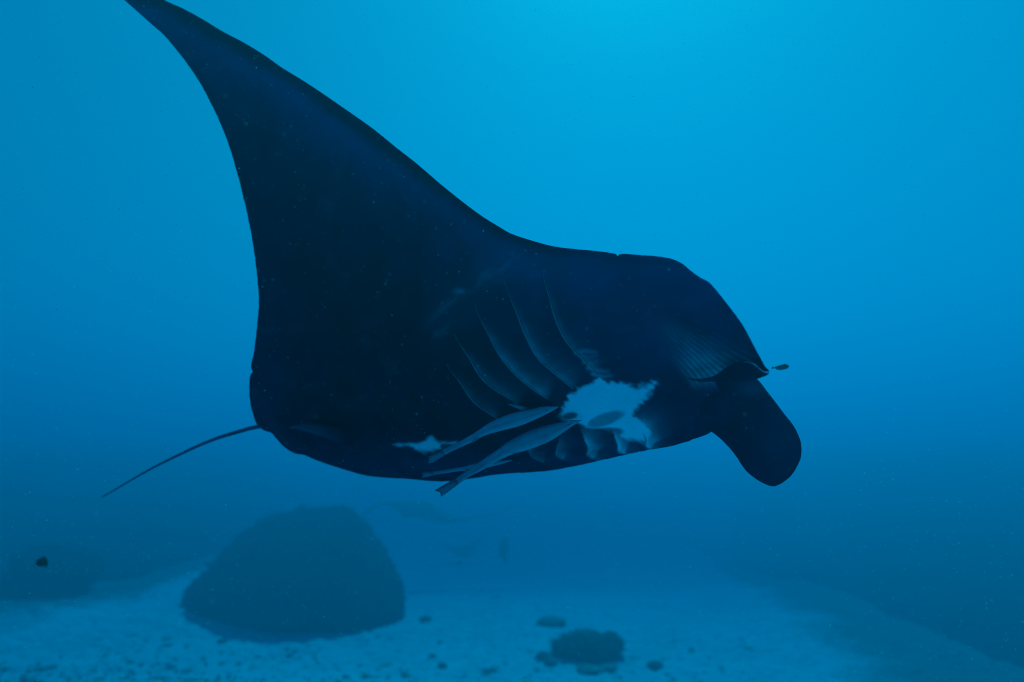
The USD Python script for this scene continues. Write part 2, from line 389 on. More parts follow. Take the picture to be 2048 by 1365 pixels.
def to_line(u, v, line):
    """Distance in pixels to a polyline, side (+ right of its direction) and position 0..1 along it."""
    line = np.asarray(line, float)
    P = np.stack([u, v], -1)
    best, side, pos = np.full(len(u), 1e9), np.zeros(len(u)), np.zeros(len(u))
    L = np.concatenate([[0], np.cumsum(np.hypot(*np.diff(line, axis=0).T))])
    for i in range(len(line) - 1):
        a, d = line[i], line[i + 1] - line[i]
        t = np.clip(((P - a) @ d) / (d @ d), 0, 1)
        w = P - a - t[:, None] * d
        r = np.hypot(*w.T)
        k = r < best
        best[k] = r[k]; side[k] = (d[0] * w[:, 1] - d[1] * w[:, 0])[k]; pos[k] = (L[i] + t * (L[i + 1] - L[i]))[k] / L[-1]
    return best, np.sign(side), pos


def inflate(outline, depth, front, back, spacing=6.0, extra=None, edge_step=3.0, ragged=0.0, seed=0, displace=None):
    """A closed solid: its rim is the outline, its near skin lies front(u, v, distance from the rim) metres before the depth field and its far skin back(...) behind."""
    rng = np.random.default_rng(seed)
    rim = catmull(outline, edge_step)
    if ragged:
        rim = rim + ragged * (meshkit.fbm(np.stack([rim[:, 0] / 9, rim[:, 1] / 9, 0 * rim[:, 0]], -1), 3, seed)[:, None] - 0.5) * 2 * np.array([1, 0.6])
    poly = shapely.Polygon(rim).buffer(0)
    if poly.geom_type != 'Polygon':
        poly = max(poly.geoms, key=lambda g: g.area)
    rim = np.array(poly.exterior.coords)[:-1]
    tree = cKDTree(rim)
    x0, y0, x1, y1 = poly.bounds
    gx, gy = np.meshgrid(np.arange(x0, x1, spacing), np.arange(y0, y1, spacing * 0.866), indexing='ij')
    gx = gx + (np.arange(gx.shape[1]) % 2)[None] * spacing / 2
    pts = np.stack([gx.ravel(), gy.ravel()], 1)
    if extra is not None:
        far = cKDTree(extra).query(pts)[0] > spacing * 0.6
        pts = np.vstack([pts[far], extra])
    inner = shapely.contains_xy(poly, pts[:, 0], pts[:, 1]) & (tree.query(pts)[0] > edge_step * 0.7)
    pts = pts[inner]
    # closer rows along the rim, where the skin turns round
    off = []
    for k in (0.5, 1.4, 2.8):
        g = poly.buffer(-k * edge_step)
        for h in getattr(g, 'geoms', [g]):
            if h.area > 1:
                off.append(np.array([h.exterior.interpolate(t).coords[0] for t in np.arange(0, h.exterior.length, edge_step * (1 + 0.3 * k))]))
    if off:
        off = np.vstack(off)
        pts = np.vstack([pts[cKDTree(off).query(pts)[0] > edge_step * 0.7], off]) if len(pts) else off
    allp = np.vstack([rim, pts])
    tri = Delaunay(allp).simplices
    c = allp[tri].mean(1)
    tri = tri[shapely.contains_xy(poly, c[:, 0], c[:, 1])]
    a = allp[tri]
    area = (a[:, 1, 0] - a[:, 0, 0]) * (a[:, 2, 1] - a[:, 0, 1]) - (a[:, 1, 1] - a[:, 0, 1]) * (a[:, 2, 0] - a[:, 0, 0])
    tri = np.where((area > 0)[:, None], tri[:, ::-1], tri)[np.abs(area) > 1e-6]
    u, v = allp.T
    dist = np.concatenate([np.zeros(len(rim)), tree.query(pts)[0]])
    m = depth(u, v)
    df = m - front(u, v, dist)
    if displace is not None:
        df = df - displace(u, v, dist)
    df[:len(rim)] = m[:len(rim)]
    db = m + back(u, v, dist)
    n, k = len(allp), len(rim)
    V = np.vstack([at(u, v, df), at(u, v, db)[k:]])
    other = np.where(tri < k, tri, tri + n - k)
    F = np.vstack([tri, other[:, ::-1]])
    uv = np.vstack([allp, pts])
    is_front = np.concatenate([np.ones(n, bool), np.zeros(n - k, bool)])
    return V, F, uv, is_front


def rounded(dist, R):
    x = np.clip(dist / R, 0, 1)
    return np.sqrt(np.maximum(0, 1 - (1 - x) ** 2))


def soft(x, a, b):
    t = np.clip((x - a) / (b - a), 0, 1)
    return t * t * (3 - 2 * t)


MS = 0.78                    # metres of depth per unit of the control points below (a manta about 3.6 m across)
edge_front = [(367, 18), (402, 37), (445, 63), (492, 88), (535, 115), (563, 135), (594, 154), (630, 177), (694, 221), (745, 257), (792, 295), (834, 328), (877, 365), (924, 403), (966, 434),
              (1000, 455), (1021, 467), (1062, 481), (1107, 493), (1156, 499), (1195, 502.5), (1226, 507), (1232, 508.5), (1235.5, 512), (1239, 509), (1288, 511), (1324, 514), (1349, 520),
              (1365, 528), (1382, 542), (1400, 555), (1418, 565), (1451, 604), (1485, 650), (1510, 696), (1531, 734), (1538, 742)]
edge_mouth = [(1533, 749), (1508, 756), (1470, 759), (1432, 761), (1440, 785), (1442, 815), (1436, 845), (1422, 864)]
edge_belly = [(1384.6, 880), (1343, 892.6), (1284, 903), (1217, 917.6), (1163, 930), (1092, 942.7), (1000, 949), (946, 957), (908, 962.5), (865, 963), (822, 959), (735, 952), (677, 936), (634, 921.5), (606, 910), (590, 907.5),
              (569, 895), (552, 877), (542, 866), (530, 862.5), (515, 851)]
edge_rear = [(508, 835), (501.5, 811), (498.5, 768), (502, 747), (505, 744), (502, 737), (509, 694), (515, 641.5), (517.5, 601.5), (513, 540), (508, 502), (501, 460), (491, 413), (478.5, 362), (470, 331), (454, 280),
             (437.5, 240), (412, 188), (396, 160), (375, 129), (351, 98), (330, 73), (302, 48), (248, 0), (205, -38), (160, -82), (120, -130)]
edge_tip = [(112, -148), (122, -146), (185, -95), (248, -48), (328, 0)]
manta_outline = edge_front + edge_mouth + edge_belly + edge_rear + edge_tip
z_body = field([(112, -148, 2.75), (248, -20, 2.72), (400, 110, 2.66), (367, 18, 2.62), (600, 165, 2.42), (560, 300, 2.52), (800, 300, 2.24), (950, 430, 2.08), (1100, 492, 1.98), (440, 240, 2.74), (485, 390, 2.78), (515, 600, 2.84), (499, 780, 2.93),
                (700, 500, 2.49), (750, 400, 2.38), (850, 600, 2.29), (700, 700, 2.52), (620, 820, 2.74), (545, 862, 3.02), (540, 700, 2.82), (700, 820, 2.63), (700, 890, 2.84), (690, 938, 3.1), (590, 905, 3.12),
                (1000, 600, 2.03), (900, 760, 2.25), (1000, 720, 2.06), (1000, 810, 2.18), (1000, 870, 2.34), (1000, 915, 2.55), (1000, 948, 2.85), (850, 850, 2.46), (850, 910, 2.68), (850, 960, 3.0),
                (1120, 560, 1.92), (1120, 700, 1.92), (1130, 800, 2.03), (1150, 870, 2.22), (1163, 928, 2.6), (1250, 530, 1.86), (1250, 620, 1.80), (1250, 720, 1.82), (1250, 800, 1.93), (1250, 860, 2.08), (1284, 902, 2.36),
                (1350, 525, 1.80), (1350, 620, 1.73), (1330, 700, 1.78), (1350, 780, 1.90), (1350, 850, 2.04), (1384, 880, 2.22), (1440, 600, 1.66), (1430, 680, 1.68), (1400, 740, 1.80), (1500, 690, 1.60), (1538, 745, 1.58), (1470, 740, 1.72),
                (1440, 800, 1.96), (1422, 862, 2.12)], 0.00004)
spine = [(600, 880), (800, 850), (1000, 790), (1200, 720), (1340, 680)]


def body_weight(u, v):
    r, _, _ = to_line(u, v, spine)
    return np.exp(-(r / 230) ** 2)


def m_front(u, v, dist):
    w = body_weight(u, v) * soft(u, 560, 800)
    low = soft(v, 830, 915) * soft(u, 560, 720) * soft(-u, -1430, -1330)
    return MS * (0.010 + 0.016 * w + 0.10 * low) * rounded(dist, 16 + 30 * w + 34 * low)


def m_back(u, v, dist):
    w = body_weight(u, v)
    return MS * (0.02 + 0.05 * soft(dist, 10, 160) + 0.30 * w * soft(dist, 0, 130)) * rounded(dist, 22 + 60 * w)


gills = [[(1087, 540), (1088, 556), (1098.5, 596), (1109, 634), (1130, 680), (1155, 709), (1176, 730), (1194, 750)],
         [(1010, 565), (1015, 581.5), (1034, 629.5), (1050.5, 671), (1075.6, 717), (1113, 750.6), (1148, 779)],
         [(950, 612), (954.5, 625), (979.5, 675.5), (1000, 713), (1029.6, 748.5), (1067, 780), (1096, 799)],
         [(909, 668), (912.7, 677.6), (938, 717), (963, 757), (992, 782), (1017, 796.5), (1040, 812)],
         [(894, 728), (898, 738), (921, 767), (946, 803), (979.5, 828), (996, 838)],
         [(1285.6, 864.6), (1292, 883), (1291, 892), (1300, 900.5)],
         [(1229.6, 875), (1235, 892), (1236, 903), (1250.5, 909.6)],
         [(1171, 884), (1176, 898.6), (1174, 909.6), (1189, 919.5)],
         [(1115, 892), (1112.5, 909.6), (1128, 920.6)],
         [(1057, 903), (1064, 914), (1088, 925)]]
gills = [catmull(g, 3.0, False) for g in gills]


def gill_relief(u, v, dist):
    """Each gill cover ends in a free edge that stands over the slit behind it."""
    out = np.zeros(len(u))
    for i, g in enumerate(gills):
        r, side, pos = to_line(u, v, g)
        ends = soft(pos, 0.0, 0.25) * (soft(1 - pos, 0.0, 0.12) if i < 5 else 1)
        h, wd = (0.013, 26) if i < 5 else (0.008, 14)
        front_side = side < 0
        out += np.where(front_side, h * np.exp(-r / wd), -h * 0.55 * np.exp(-(r / (wd * 0.5)) ** 1.2)) * ends * (r < 90)
    # folds of the rolled head fin, fanning towards its lower edge
    fu, fv = u - 1225, v - 560
    th, rr = np.arctan2(fv, fu), np.hypot(fu, fv)
    fan = soft(rr, 110, 200) * soft(-rr, -360, -270) * soft(th, 0.42, 0.55) * soft(-th, -0.98, -0.80)
    out += fan * 0.0030 * np.sin(th * 165 + rr * 0.02)
    # the pelvic fold beside the tail
    r, side, pos = to_line(u, v, [(560, 842), (600, 842), (640, 862), (700, 884), (770, 900)])
    out += 0.020 * np.exp(-(np.clip(r * side + 4, 0, None) / 14) ** 2 - (np.clip(-(r * side) , 0, None) / 5) ** 2) * soft(-pos, -1.0, -0.3)
    return out


extra = []
for g in gills:
    t = np.gradient(g, axis=0); t /= np.linalg.norm(t, axis=1, keepdims=True)
    nrm = np.stack([-t[:, 1], t[:, 0]], 1)
    for o in (-4, -1.2, 1.2, 4, 8):
        extra.append(g + nrm * o)
fg = np.stack(np.meshgrid(np.arange(1300, 1520, 2.6), np.arange(610, 765, 2.6)), -1).reshape(-1, 2)
fg2 = np.stack(np.meshgrid(np.arange(1108, 1316, 2.6), np.arange(742, 912, 2.6)), -1).reshape(-1, 2)
fg3 = np.stack(np.meshgrid(np.arange(780, 920, 3.0), np.arange(866, 908, 3.0)), -1).reshape(-1, 2)
gp = np.vstack(extra)
fg = np.vstack([fg, fg2, fg3])
extra = np.vstack([gp, fg[cKDTree(gp).query(fg)[0] > 1.6]])
BV, BF, BUV, BFR = inflate(manta_outline, lambda u, v: MS * z_body(u, v), m_front, m_back, 5.0, extra, 3.0, 0.9, 3, gill_relief)
z_front_tree = cKDTree(BUV[BFR])
front_depth = (BV[BFR] - EYE) @ FWD


def skin_depth(u, v):
    """Depth of the manta's near skin at a pixel."""
    d, i = z_front_tree.query(np.stack(np.broadcast_arrays(np.asarray(u, float), np.asarray(v, float)), -1).reshape(-1, 2), k=3)
    w = 1 / (d + 0.3)
    return (front_depth[i] * w).sum(1) / w.sum(1)


def poly_dist(u, v, poly):
    """Signed distance to a closed polygon, positive inside."""
    p = np.vstack([poly, poly[:1]])
    r, _, _ = to_line(u, v, p)
    return np.where(shapely.contains_xy(shapely.Polygon(poly), u, v), r, -r)


def pale_marks(u, v):
    """How pale the ray's belly is: the white throat blaze, its spots, the pale rims of the gill covers."""
    P = np.stack([u / 34, v / 34, 0 * u], -1)
    jag = (meshkit.fbm(P, 4, 21) - 0.5) * 22 + (meshkit.fbm(np.stack([(u + v * 0.6) / 26, (v - u * 0.6) / 7, 0 * u], -1), 3, 5) - 0.5) * 16
    blaze = poly_dist(u, v, np.array([(1198, 752), (1215, 766), (1238, 768), (1272, 784), (1310, 766), (1290, 796), (1266, 818), (1262, 836), (1286, 846), (1298, 861), (1294, 880), (1243, 872), (1228, 868), (1176, 858), (1140, 850), (1117, 832), (1134, 816), (1146, 786), (1163, 776), (1188, 766)], float)) + jag * 0.7
    fine = (meshkit.fbm(np.stack([u / 6, v / 6, 0 * u], -1), 3, 91) - 0.5) * 6
    p = soft(blaze + fine, -5 - 6 * soft(u, 1230, 1290), 5)
    for (cx, cy, L, W, an, dk) in ((1211, 839, 40, 13, -19, 0.6), (1211, 866, 37, 11, -5, 0.82), (1140, 832, 16, 7, -10, 0.8), (1142, 857, 28, 12, -6, 0.9)):
        c, s = math.cos(math.radians(an)), math.sin(math.radians(an))
        x, y = (u - cx) * c + (v - cy) * s, -(u - cx) * s + (v - cy) * c
        p = p * (1 - dk * soft(1.15 - np.hypot(x / L, y / W) + jag * 0.006 + fine * 0.02, 0, 0.4))
    small = poly_dist(u, v, np.array([(786, 890), (838, 885), (861, 872), (880, 883), (912, 885), (892, 899), (850, 902), (812, 897)], float)) + jag * 0.4
    p = np.maximum(p, 0.75 * soft(small, -4, 5))
    for (cx, cy, L, W) in ((812, 898, 17, 6), (893, 893, 13, 6), (835, 878, 18, 6)):
        p = p * (1 - 0.9 * soft(1.2 - np.hypot((u - cx) / L, (v - cy) / W), 0, 0.4))
    streak = 0.55 + 0.9 * (meshkit.fbm(np.stack([u / 13, v / 13, 0 * u], -1), 3, 31))
    for i, g in enumerate(gills):
        r, side, pos = to_line(u, v, g)
        fr = side < 0
        if i < 5:
            amp = (0.20, 0.27, 0.32, 0.20, 0.15)[i] * soft(pos, 0.0, 0.55) * soft(1.02 - pos, 0, 0.1)
            wd = (8, 10, 11, 9, 8)[i] * (0.5 + pos)
        else:
            amp, wd = (0.85, 0.7, 0.5, 0.24, 0.15)[i - 5] * soft(1.05 - pos, 0, 0.15), (15, 14, 15, 11, 9)[i - 5]
        p = np.maximum(p, np.where(fr, amp * np.exp(-r / wd) * streak * 1.3, amp * 0.15 * np.exp(-r / 3)))
    # wisps at the lower end of the first gill cover
    for line, a in (([(1152, 706), (1170, 702), (1192, 706)], 0.4), ([(1160, 712), (1176, 716), (1194, 712)], 0.3), ([(1168, 724), (1182, 728), (1194, 722)], 0.34), ([(1176, 736), (1196, 742), (1216, 744)], 0.4), ([(1186, 748), (1205, 754), (1222, 752)], 0.4)):
        r, _, pos = to_line(u, v, line)
        p = np.maximum(p, a * np.exp(-(r / 4.5) ** 2) * (1 - 0.6 * pos))
    # paler wisps and a pale spot where the fin joins the body
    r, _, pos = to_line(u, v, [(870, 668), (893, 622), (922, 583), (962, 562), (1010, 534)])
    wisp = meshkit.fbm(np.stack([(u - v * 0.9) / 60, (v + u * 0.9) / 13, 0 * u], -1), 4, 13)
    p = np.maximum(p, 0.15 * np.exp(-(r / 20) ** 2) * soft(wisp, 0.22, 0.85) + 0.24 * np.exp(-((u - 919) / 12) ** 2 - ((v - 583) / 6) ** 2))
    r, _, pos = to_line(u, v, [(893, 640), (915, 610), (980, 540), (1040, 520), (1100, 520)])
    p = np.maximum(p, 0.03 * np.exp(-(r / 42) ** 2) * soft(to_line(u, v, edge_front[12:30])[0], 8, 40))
    # paler, furrowed streaks fanning over the rolled head fin
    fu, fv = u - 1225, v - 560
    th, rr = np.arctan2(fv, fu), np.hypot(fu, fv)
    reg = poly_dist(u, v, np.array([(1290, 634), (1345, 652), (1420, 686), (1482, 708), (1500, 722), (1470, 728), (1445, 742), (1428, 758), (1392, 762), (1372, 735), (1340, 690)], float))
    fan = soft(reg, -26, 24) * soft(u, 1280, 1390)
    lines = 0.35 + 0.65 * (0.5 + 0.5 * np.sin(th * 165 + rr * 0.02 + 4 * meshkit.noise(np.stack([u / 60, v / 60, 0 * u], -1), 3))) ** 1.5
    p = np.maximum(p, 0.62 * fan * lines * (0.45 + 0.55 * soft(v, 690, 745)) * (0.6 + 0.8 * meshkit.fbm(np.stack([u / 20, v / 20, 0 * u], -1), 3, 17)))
    # faint scuffs
    p = np.maximum(p, 0.02 * soft(meshkit.fbm(np.stack([u / 30, v / 22, 0 * u], -1), 4, 77), 0.62, 0.8))
    return np.clip(p, 0, 1)


def lit_slate_areas(u, v):
    """Light painted into the black skin as a lighter blue: the head, the fin's front edge and the rear margin."""
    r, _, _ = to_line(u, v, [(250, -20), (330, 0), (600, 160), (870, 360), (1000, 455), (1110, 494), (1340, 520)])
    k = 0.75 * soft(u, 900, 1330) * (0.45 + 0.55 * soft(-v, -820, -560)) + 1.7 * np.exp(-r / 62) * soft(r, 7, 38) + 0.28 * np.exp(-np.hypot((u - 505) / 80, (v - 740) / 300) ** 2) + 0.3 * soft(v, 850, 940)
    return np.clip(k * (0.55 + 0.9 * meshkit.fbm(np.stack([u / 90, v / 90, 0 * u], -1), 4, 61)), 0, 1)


def line3(pts, n):
    """A smooth 3-D curve through (u, v, depth) points."""
    p = np.array([at(*q) for q in pts])
    from scipy.interpolate import CubicSpline
    t = np.concatenate([[0], np.cumsum(np.linalg.norm(np.diff(p, axis=0), axis=1))])
    return CubicSpline(t / t[-1], p)(np.linspace(0, 1, n))


def tube(path, radii, sides=10, flat=1.0, up=(0, 0, 1)):
    """Closed round tube along a path; flat scales its height along `up`."""
    t = np.gradient(path, axis=0); t /= np.linalg.norm(t, axis=1, keepdims=True)
    a = np.cross(t, np.asarray(up, float)); a /= np.linalg.norm(a, axis=1, keepdims=True)
    b = np.cross(a, t)
    radii = np.broadcast_to(np.asarray(radii, float), (len(path),))
    flat = np.broadcast_to(np.asarray(flat, float), (len(path),))
    g = np.arange(sides) * 2 * np.pi / sides
    v = path[:, None] + radii[:, None, None] * (np.cos(g)[None, :, None] * a[:, None] + flat[:, None, None] * np.sin(g)[None, :, None] * b[:, None])
    i, j = np.meshgrid(np.arange(len(path) - 1), np.arange(sides), indexing='ij')
    q = np.stack([i * sides + j, (i + 1) * sides + j, (i + 1) * sides + (j + 1) % sides, i * sides + (j + 1) % sides], -1).reshape(-1, 4)
    f = np.vstack([q[:, [0, 1, 2]], q[:, [0, 2, 3]]])
    v = np.vstack([v.reshape(-1, 3), path[:1], path[-1:]])
    n0, n1, last = len(v) - 2, len(v) - 1, (len(path) - 1) * sides
    k = np.arange(sides)
    f = np.vstack([f, np.stack([np.full(sides, n0), k, (k + 1) % sides], 1), np.stack([np.full(sides, n1), last + (k + 1) % sides, last + k], 1)])
    return v, f


def join(parts):
    v, f, n = [], [], 0
    for a, b in parts:
        v.append(a); f.append(np.asarray(b) + n); n += len(a)
    return np.vstack(v), np.vstack(f)


# the far head fin hangs beyond the mouth
lobe = [(1388, 790), (1420, 752), (1470, 742), (1512, 757), (1535, 784), (1564, 822), (1589, 855), (1602, 888), (1602, 913), (1589, 943), (1572, 961), (1549, 973), (1526.5, 967), (1493, 943), (1472, 913), (1451, 888), (1424, 865), (1392, 850)]
z_lobe = field([(1388, 820, 2.03), (1440, 800, 1.955), (1436, 850, 2.03), (1430, 770, 1.96), (1424, 865, 2.12), (1505, 763, 1.99), (1480, 850, 2.0), (1602, 900, 1.98), (1549, 973, 2.06), (1540, 880, 1.95), (1460, 900, 2.13)], 0.0001)
LV, LF, LUV, LFR = inflate(lobe, lambda u, v: MS * z_lobe(u, v), lambda u, v, d: MS * 0.045 * rounded(d, 42), lambda u, v, d: MS * 0.05 * rounded(d, 46), 6, None, 3.0, 0.7, 8)
lobe_pale = np.where(LFR, 0.09 * np.exp(-((LUV[:, 0] - 1505) / 26) ** 2 - ((LUV[:, 1] - 778) / 14) ** 2), 0)
# the rolled lower edge of the near head fin
curl = [(1376, 757), (1400, 758), (1428, 752), (1450, 737), (1470, 727), (1490, 723.5), (1507, 727), (1520, 737), (1530, 744), (1538, 743), (1537, 749), (1524, 755), (1509, 759.5), (1468, 763.5), (1426, 763.5), (1396, 764)]
z_curl = field([(1376, 760, 1.80), (1440, 750, 1.70), (1490, 725, 1.60), (1490, 760, 1.66), (1538, 745, 1.565), (1420, 764, 1.76), (1520, 738, 1.575)], 0.0)
CV, CF, CUV, CFR = inflate(curl, lambda u, v: MS * (z_curl(u, v) - 0.02), lambda u, v, d: MS * 0.012 * rounded(d, 12), lambda u, v, d: MS * 0.03 * rounded(d, 14), 3.5, None, 2.0, 0, 9)
r, _, pos = to_line(CUV[:, 0], CUV[:, 1], catmull([(1486, 724), (1500, 724), (1513, 731), (1528, 743), (1537, 746)], 3, False))
curl_pale = np.where(CFR, 0.9 * soft(-r, -2.6, -0.6) * soft(pos, -0.1, 0.4), 0)
# whip tail, from its root between the pelvic fins
tp = [(700, 876, 2.56), (640, 860, 2.72), (585, 851, 2.92), (540, 852, 3.02), (515.5, 854, 3.06), (480, 863, 3.11), (440, 875, 3.16), (399, 891, 3.21), (350, 914, 3.27), (304, 937, 3.32), (250, 968, 3.38), (204, 994.5, 3.43)]
tail = line3([(a, b, MS * c) for a, b, c in tp], 90)
tv, tf = tube(tail, np.interp(np.linspace(0, 1, 90), [0, 0.15, 0.26, 0.38, 0.6, 1], np.array([0.032, 0.026, 0.017, 0.0115, 0.0085, 0.0035]) * MS), 10)
tail_pale = np.concatenate([np.repeat(np.interp(np.linspace(0, 1, 90), [0, 0.12, 0.3, 0.4], [0.0, 0.06, 0.06, 0.05]), 10), [0, 0]])
# the far fin sweeps up and away behind the body
ws = []
for (le, te, th) in (((1290, 850, 2.30), (640, 890, 2.95), 0.16), ((1240, 810, 2.75), (700, 850, 3.3), 0.12), ((1130, 770, 3.3), (760, 800, 3.7), 0.08), ((980, 740, 3.9), (800, 750, 4.1), 0.045), ((850, 720, 4.45), (812, 724, 4.5), 0.01)):
    a, b = at(le[0], le[1], MS * le[2]), at(te[0], te[1], MS * te[2])
    ws.append((a, b, th * MS))
from scipy.interpolate import CubicSpline
tt = np.linspace(0, 1, len(ws))
ca, cb, cth = CubicSpline(tt, [w_[0] for w_ in ws]), CubicSpline(tt, [w_[1] for w_ in ws]), CubicSpline(tt, [w_[2] for w_ in ws])
ss, kk = np.linspace(0, 1, 40), np.linspace(0, 2 * np.pi, 36, endpoint=False)
rows = []
for s_ in ss:
    a, b, th = ca(s_), cb(s_), float(cth(s_))
    span = ca(min(1, s_ + .02)) - ca(max(0, s_ - .02))
    nr = np.cross(b - a, span); nr /= np.linalg.norm(nr)
    rows.append((a + b) / 2 + np.cos(kk)[:, None] * (b - a) / 2 + np.sin(kk)[:, None] * nr * th / 2 * (1 - 0.35 * np.cos(kk))[:, None])
rows = np.array(rows)
i, j = np.meshgrid(np.arange(39), np.arange(36), indexing='ij')
q = np.stack([i * 36 + j, (i + 1) * 36 + j, (i + 1) * 36 + (j + 1) % 36, i * 36 + (j + 1) % 36], -1).reshape(-1, 4)
k_ = np.arange(36)
fw_v = np.vstack([rows.reshape(-1, 3), rows[0].mean(0), rows[-1].mean(0)])
fw_f = np.vstack([q[:, [0, 1, 2]], q[:, [0, 2, 3]], np.stack([np.full(36, 1440), k_, (k_ + 1) % 36], 1), np.stack([np.full(36, 1441), 39 * 36 + (k_ + 1) % 36, 39 * 36 + k_], 1)])

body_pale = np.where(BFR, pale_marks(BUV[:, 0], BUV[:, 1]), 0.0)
V, F = join([(BV, BF), (LV, LF), (CV, CF), (tv, tf), (fw_v, fw_f)])
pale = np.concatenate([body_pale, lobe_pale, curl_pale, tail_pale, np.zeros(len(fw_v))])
# the thing's base: the middle of its belly
lit_slate = np.concatenate([np.where(BFR, lit_slate_areas(BUV[:, 0], BUV[:, 1]), 0.0), np.where(LFR, 0.22 + 0.4 * np.exp(-np.hypot(LUV[:, 0] - 1585, LUV[:, 1] - 840) / 60), 0.1), np.full(len(CV), 0.15), np.concatenate([np.repeat(np.interp(np.linspace(0, 1, 90), [0, 0.25, 0.4], [0.1, 0.3, 0.9]), 10), [0.1, 0.9]]), np.full(len(fw_v), 0.3)])
anchor = at(1000, 800, MS * 2.2)
manta = thing('manta_ray', 'great black manta ray with white throat blaze gliding across the picture', 'manta ray', anchor)
obj('body', (V - anchor, F), manta_skin, manta, smooth=True, colors={'pale': pale, 'lit_slate': lit_slate})
for i, g in enumerate(gills):
    n = len(g)
    t = np.linspace(0, 1, n)
    d = skin_depth(g[:, 0] + 1.5, g[:, 1] - 1.0)
    if n > 5:
        d = np.convolve(np.pad(d, 2, mode='edge'), np.ones(5) / 5, 'valid')
    path = at(g[:, 0], g[:, 1], d)
    rad = (0.0022 if i < 5 else 0.0020) * MS * np.clip(np.minimum(t / 0.4, (1.05 - t) / 0.1), 0.3, 1)
    obj('gill_slit', (lambda a: (a[0] - anchor, a[1]))(tube(path, rad, 6)), gill_edge, manta, smooth=True)


# ---------------------------------------------------------------- fish
def sheet_fin(pts, thick):
    """A thin fin: a polygon of 3-D points, closed on both sides."""
    p = np.asarray(pts, float)
    n = np.cross(p[1] - p[0], p[2] - p[0]); n /= np.linalg.norm(n)
    c = p.mean(0)
    v = np.vstack([p, c + n * thick, c - n * thick])
    k = len(p); i = np.arange(k)
    return v, np.vstack([np.stack([i, (i + 1) % k, np.full(k, k)], 1), np.stack([(i + 1) % k, i, np.full(k, k + 1)], 1)])


def remora(upper, lower, tail_pts, fins, z0, z1, label, seed):
    """A suckerfish drawn along its upper and lower edges; z0, z1 the depth at nose and tail."""
    U, Lw = catmull(upper, 3, False), catmull(lower, 3, False)
    t = np.linspace(0, 1, 60)
    res = lambda c: np.stack([np.interp(t, np.linspace(0, 1, len(c)), c[:, k]) for k in range(2)], 1)
    U, Lw = res(U), res(Lw)
    mid, half = (U + Lw) / 2, np.hypot(*(U - Lw).T) / 2
    d = z0 + (z1 - z0) * t
    path = at(mid[:, 0], mid[:, 1], d)
    pxm = d / FOCAL_PX
    upv = at(U[25, 0], U[25, 1], d[25]) - at(Lw[25, 0], Lw[25, 1], d[25])
    bv, bf = tube(path, half * pxm * 0.85, 14, 1 / 0.85, upv)
    ring = np.repeat(t, 14); ang_ = np.tile(np.sin(np.arange(14) * 2 * np.pi / 14), 60)
    pl = np.clip(0.85 - 0.6 * np.exp(-((ang_ + 0.15) / 0.18) ** 2) * (ring > 0.08) - 0.25 * soft(ring, 0.6, 1.0) + 0.25 * (meshkit.noise(np.stack([ring * 25, ang_ * 3, 0 * ring], -1), seed) - 0.5), 0, 1)
    parts = [(bv, bf)]; pale_ = [np.concatenate([pl, [0.8, 0.4]])]
    for pts, zz in [(tail_pts, z1)] + [(f, z0 + (z1 - z0) * fr - 0.006) for f, fr in fins]:
        fv_, ff_ = sheet_fin([at(a, b, zz) for a, b in pts], 0.0025)
        parts.append((fv_, ff_)); pale_.append(np.full(len(fv_), 0.45))
    # the sucking disc on the head: a flat oval that presses against the host
    vv, ff = join(parts)
    loc = path[20]
    x = thing('remora', label, 'remora', loc)
    obj('body', (vv - loc, ff), remora_skin, x, smooth=True, colors={'pale': np.concatenate(pale_)})
    dv, df = tube(path[3:13] + (at(mid[3:13, 0], mid[3:13, 1], d[3:13] + 0.6 * half[3:13] * pxm[3:13]) - path[3:13]), np.sin(np.linspace(0.25, 2.9, 10)) * half[3:13].mean() * pxm[8] * 0.75, 10, 0.5, FWD)
    obj('sucking_disc', (dv - loc, df), gill_edge, x, smooth=True)
    for q in (6,):
        ey = trimesh.creation.icosphere(2, half[q] * pxm[q] * 0.17)
        ey.apply_translation(at(mid[q, 0], mid[q, 1] + 0.1 * half[q], d[q] - half[q] * pxm[q] * 0.82) - loc)
        obj('eye', ey, fish_dark, x, smooth=True)
    return x


remora([(1117, 813.4), (1090, 813), (1066, 818), (1031, 825), (987, 841.5), (943, 869.6), (908, 889), (884, 901)], [(1117, 815), (1098, 826), (1066, 841.5), (1040, 852), (996, 863.5), (969, 872), (934, 889), (893, 907)],
       [(893, 897), (864, 910), (855, 914), (858, 919), (856, 927), (866, 926), (896, 907)], [([(1045, 822), (1012, 808), (1030, 808), (1060, 816)], 0.3), ([(968, 872), (945, 886), (938, 888), (955, 874)], 0.7)],
       1.56, 1.72, 'upper of the two large grey remoras clinging below the gill slits', 4)
remora([(1163, 840.6), (1140, 841), (1119, 845), (1075, 855.6), (1022, 880), (987, 905), (943, 934.7), (912, 957)], [(1164, 842), (1150.5, 849), (1128, 864), (1101, 882), (1057, 899.5), (1031, 906.6), (996, 922), (975, 935), (932.5, 957.5), (922, 966)],
       [(914, 955), (890, 969), (869, 981), (878, 985), (880, 985), (882, 994), (890, 989), (922, 965)], [([(1068, 893), (1040, 901), (1012, 914), (1050, 896)], 0.5), ([(1108, 872), (1085, 886), (1064, 890), (1090, 876)], 0.35)],
       1.585, 1.76, 'lower and longest remora, its forked tail hanging below the belly', 6)
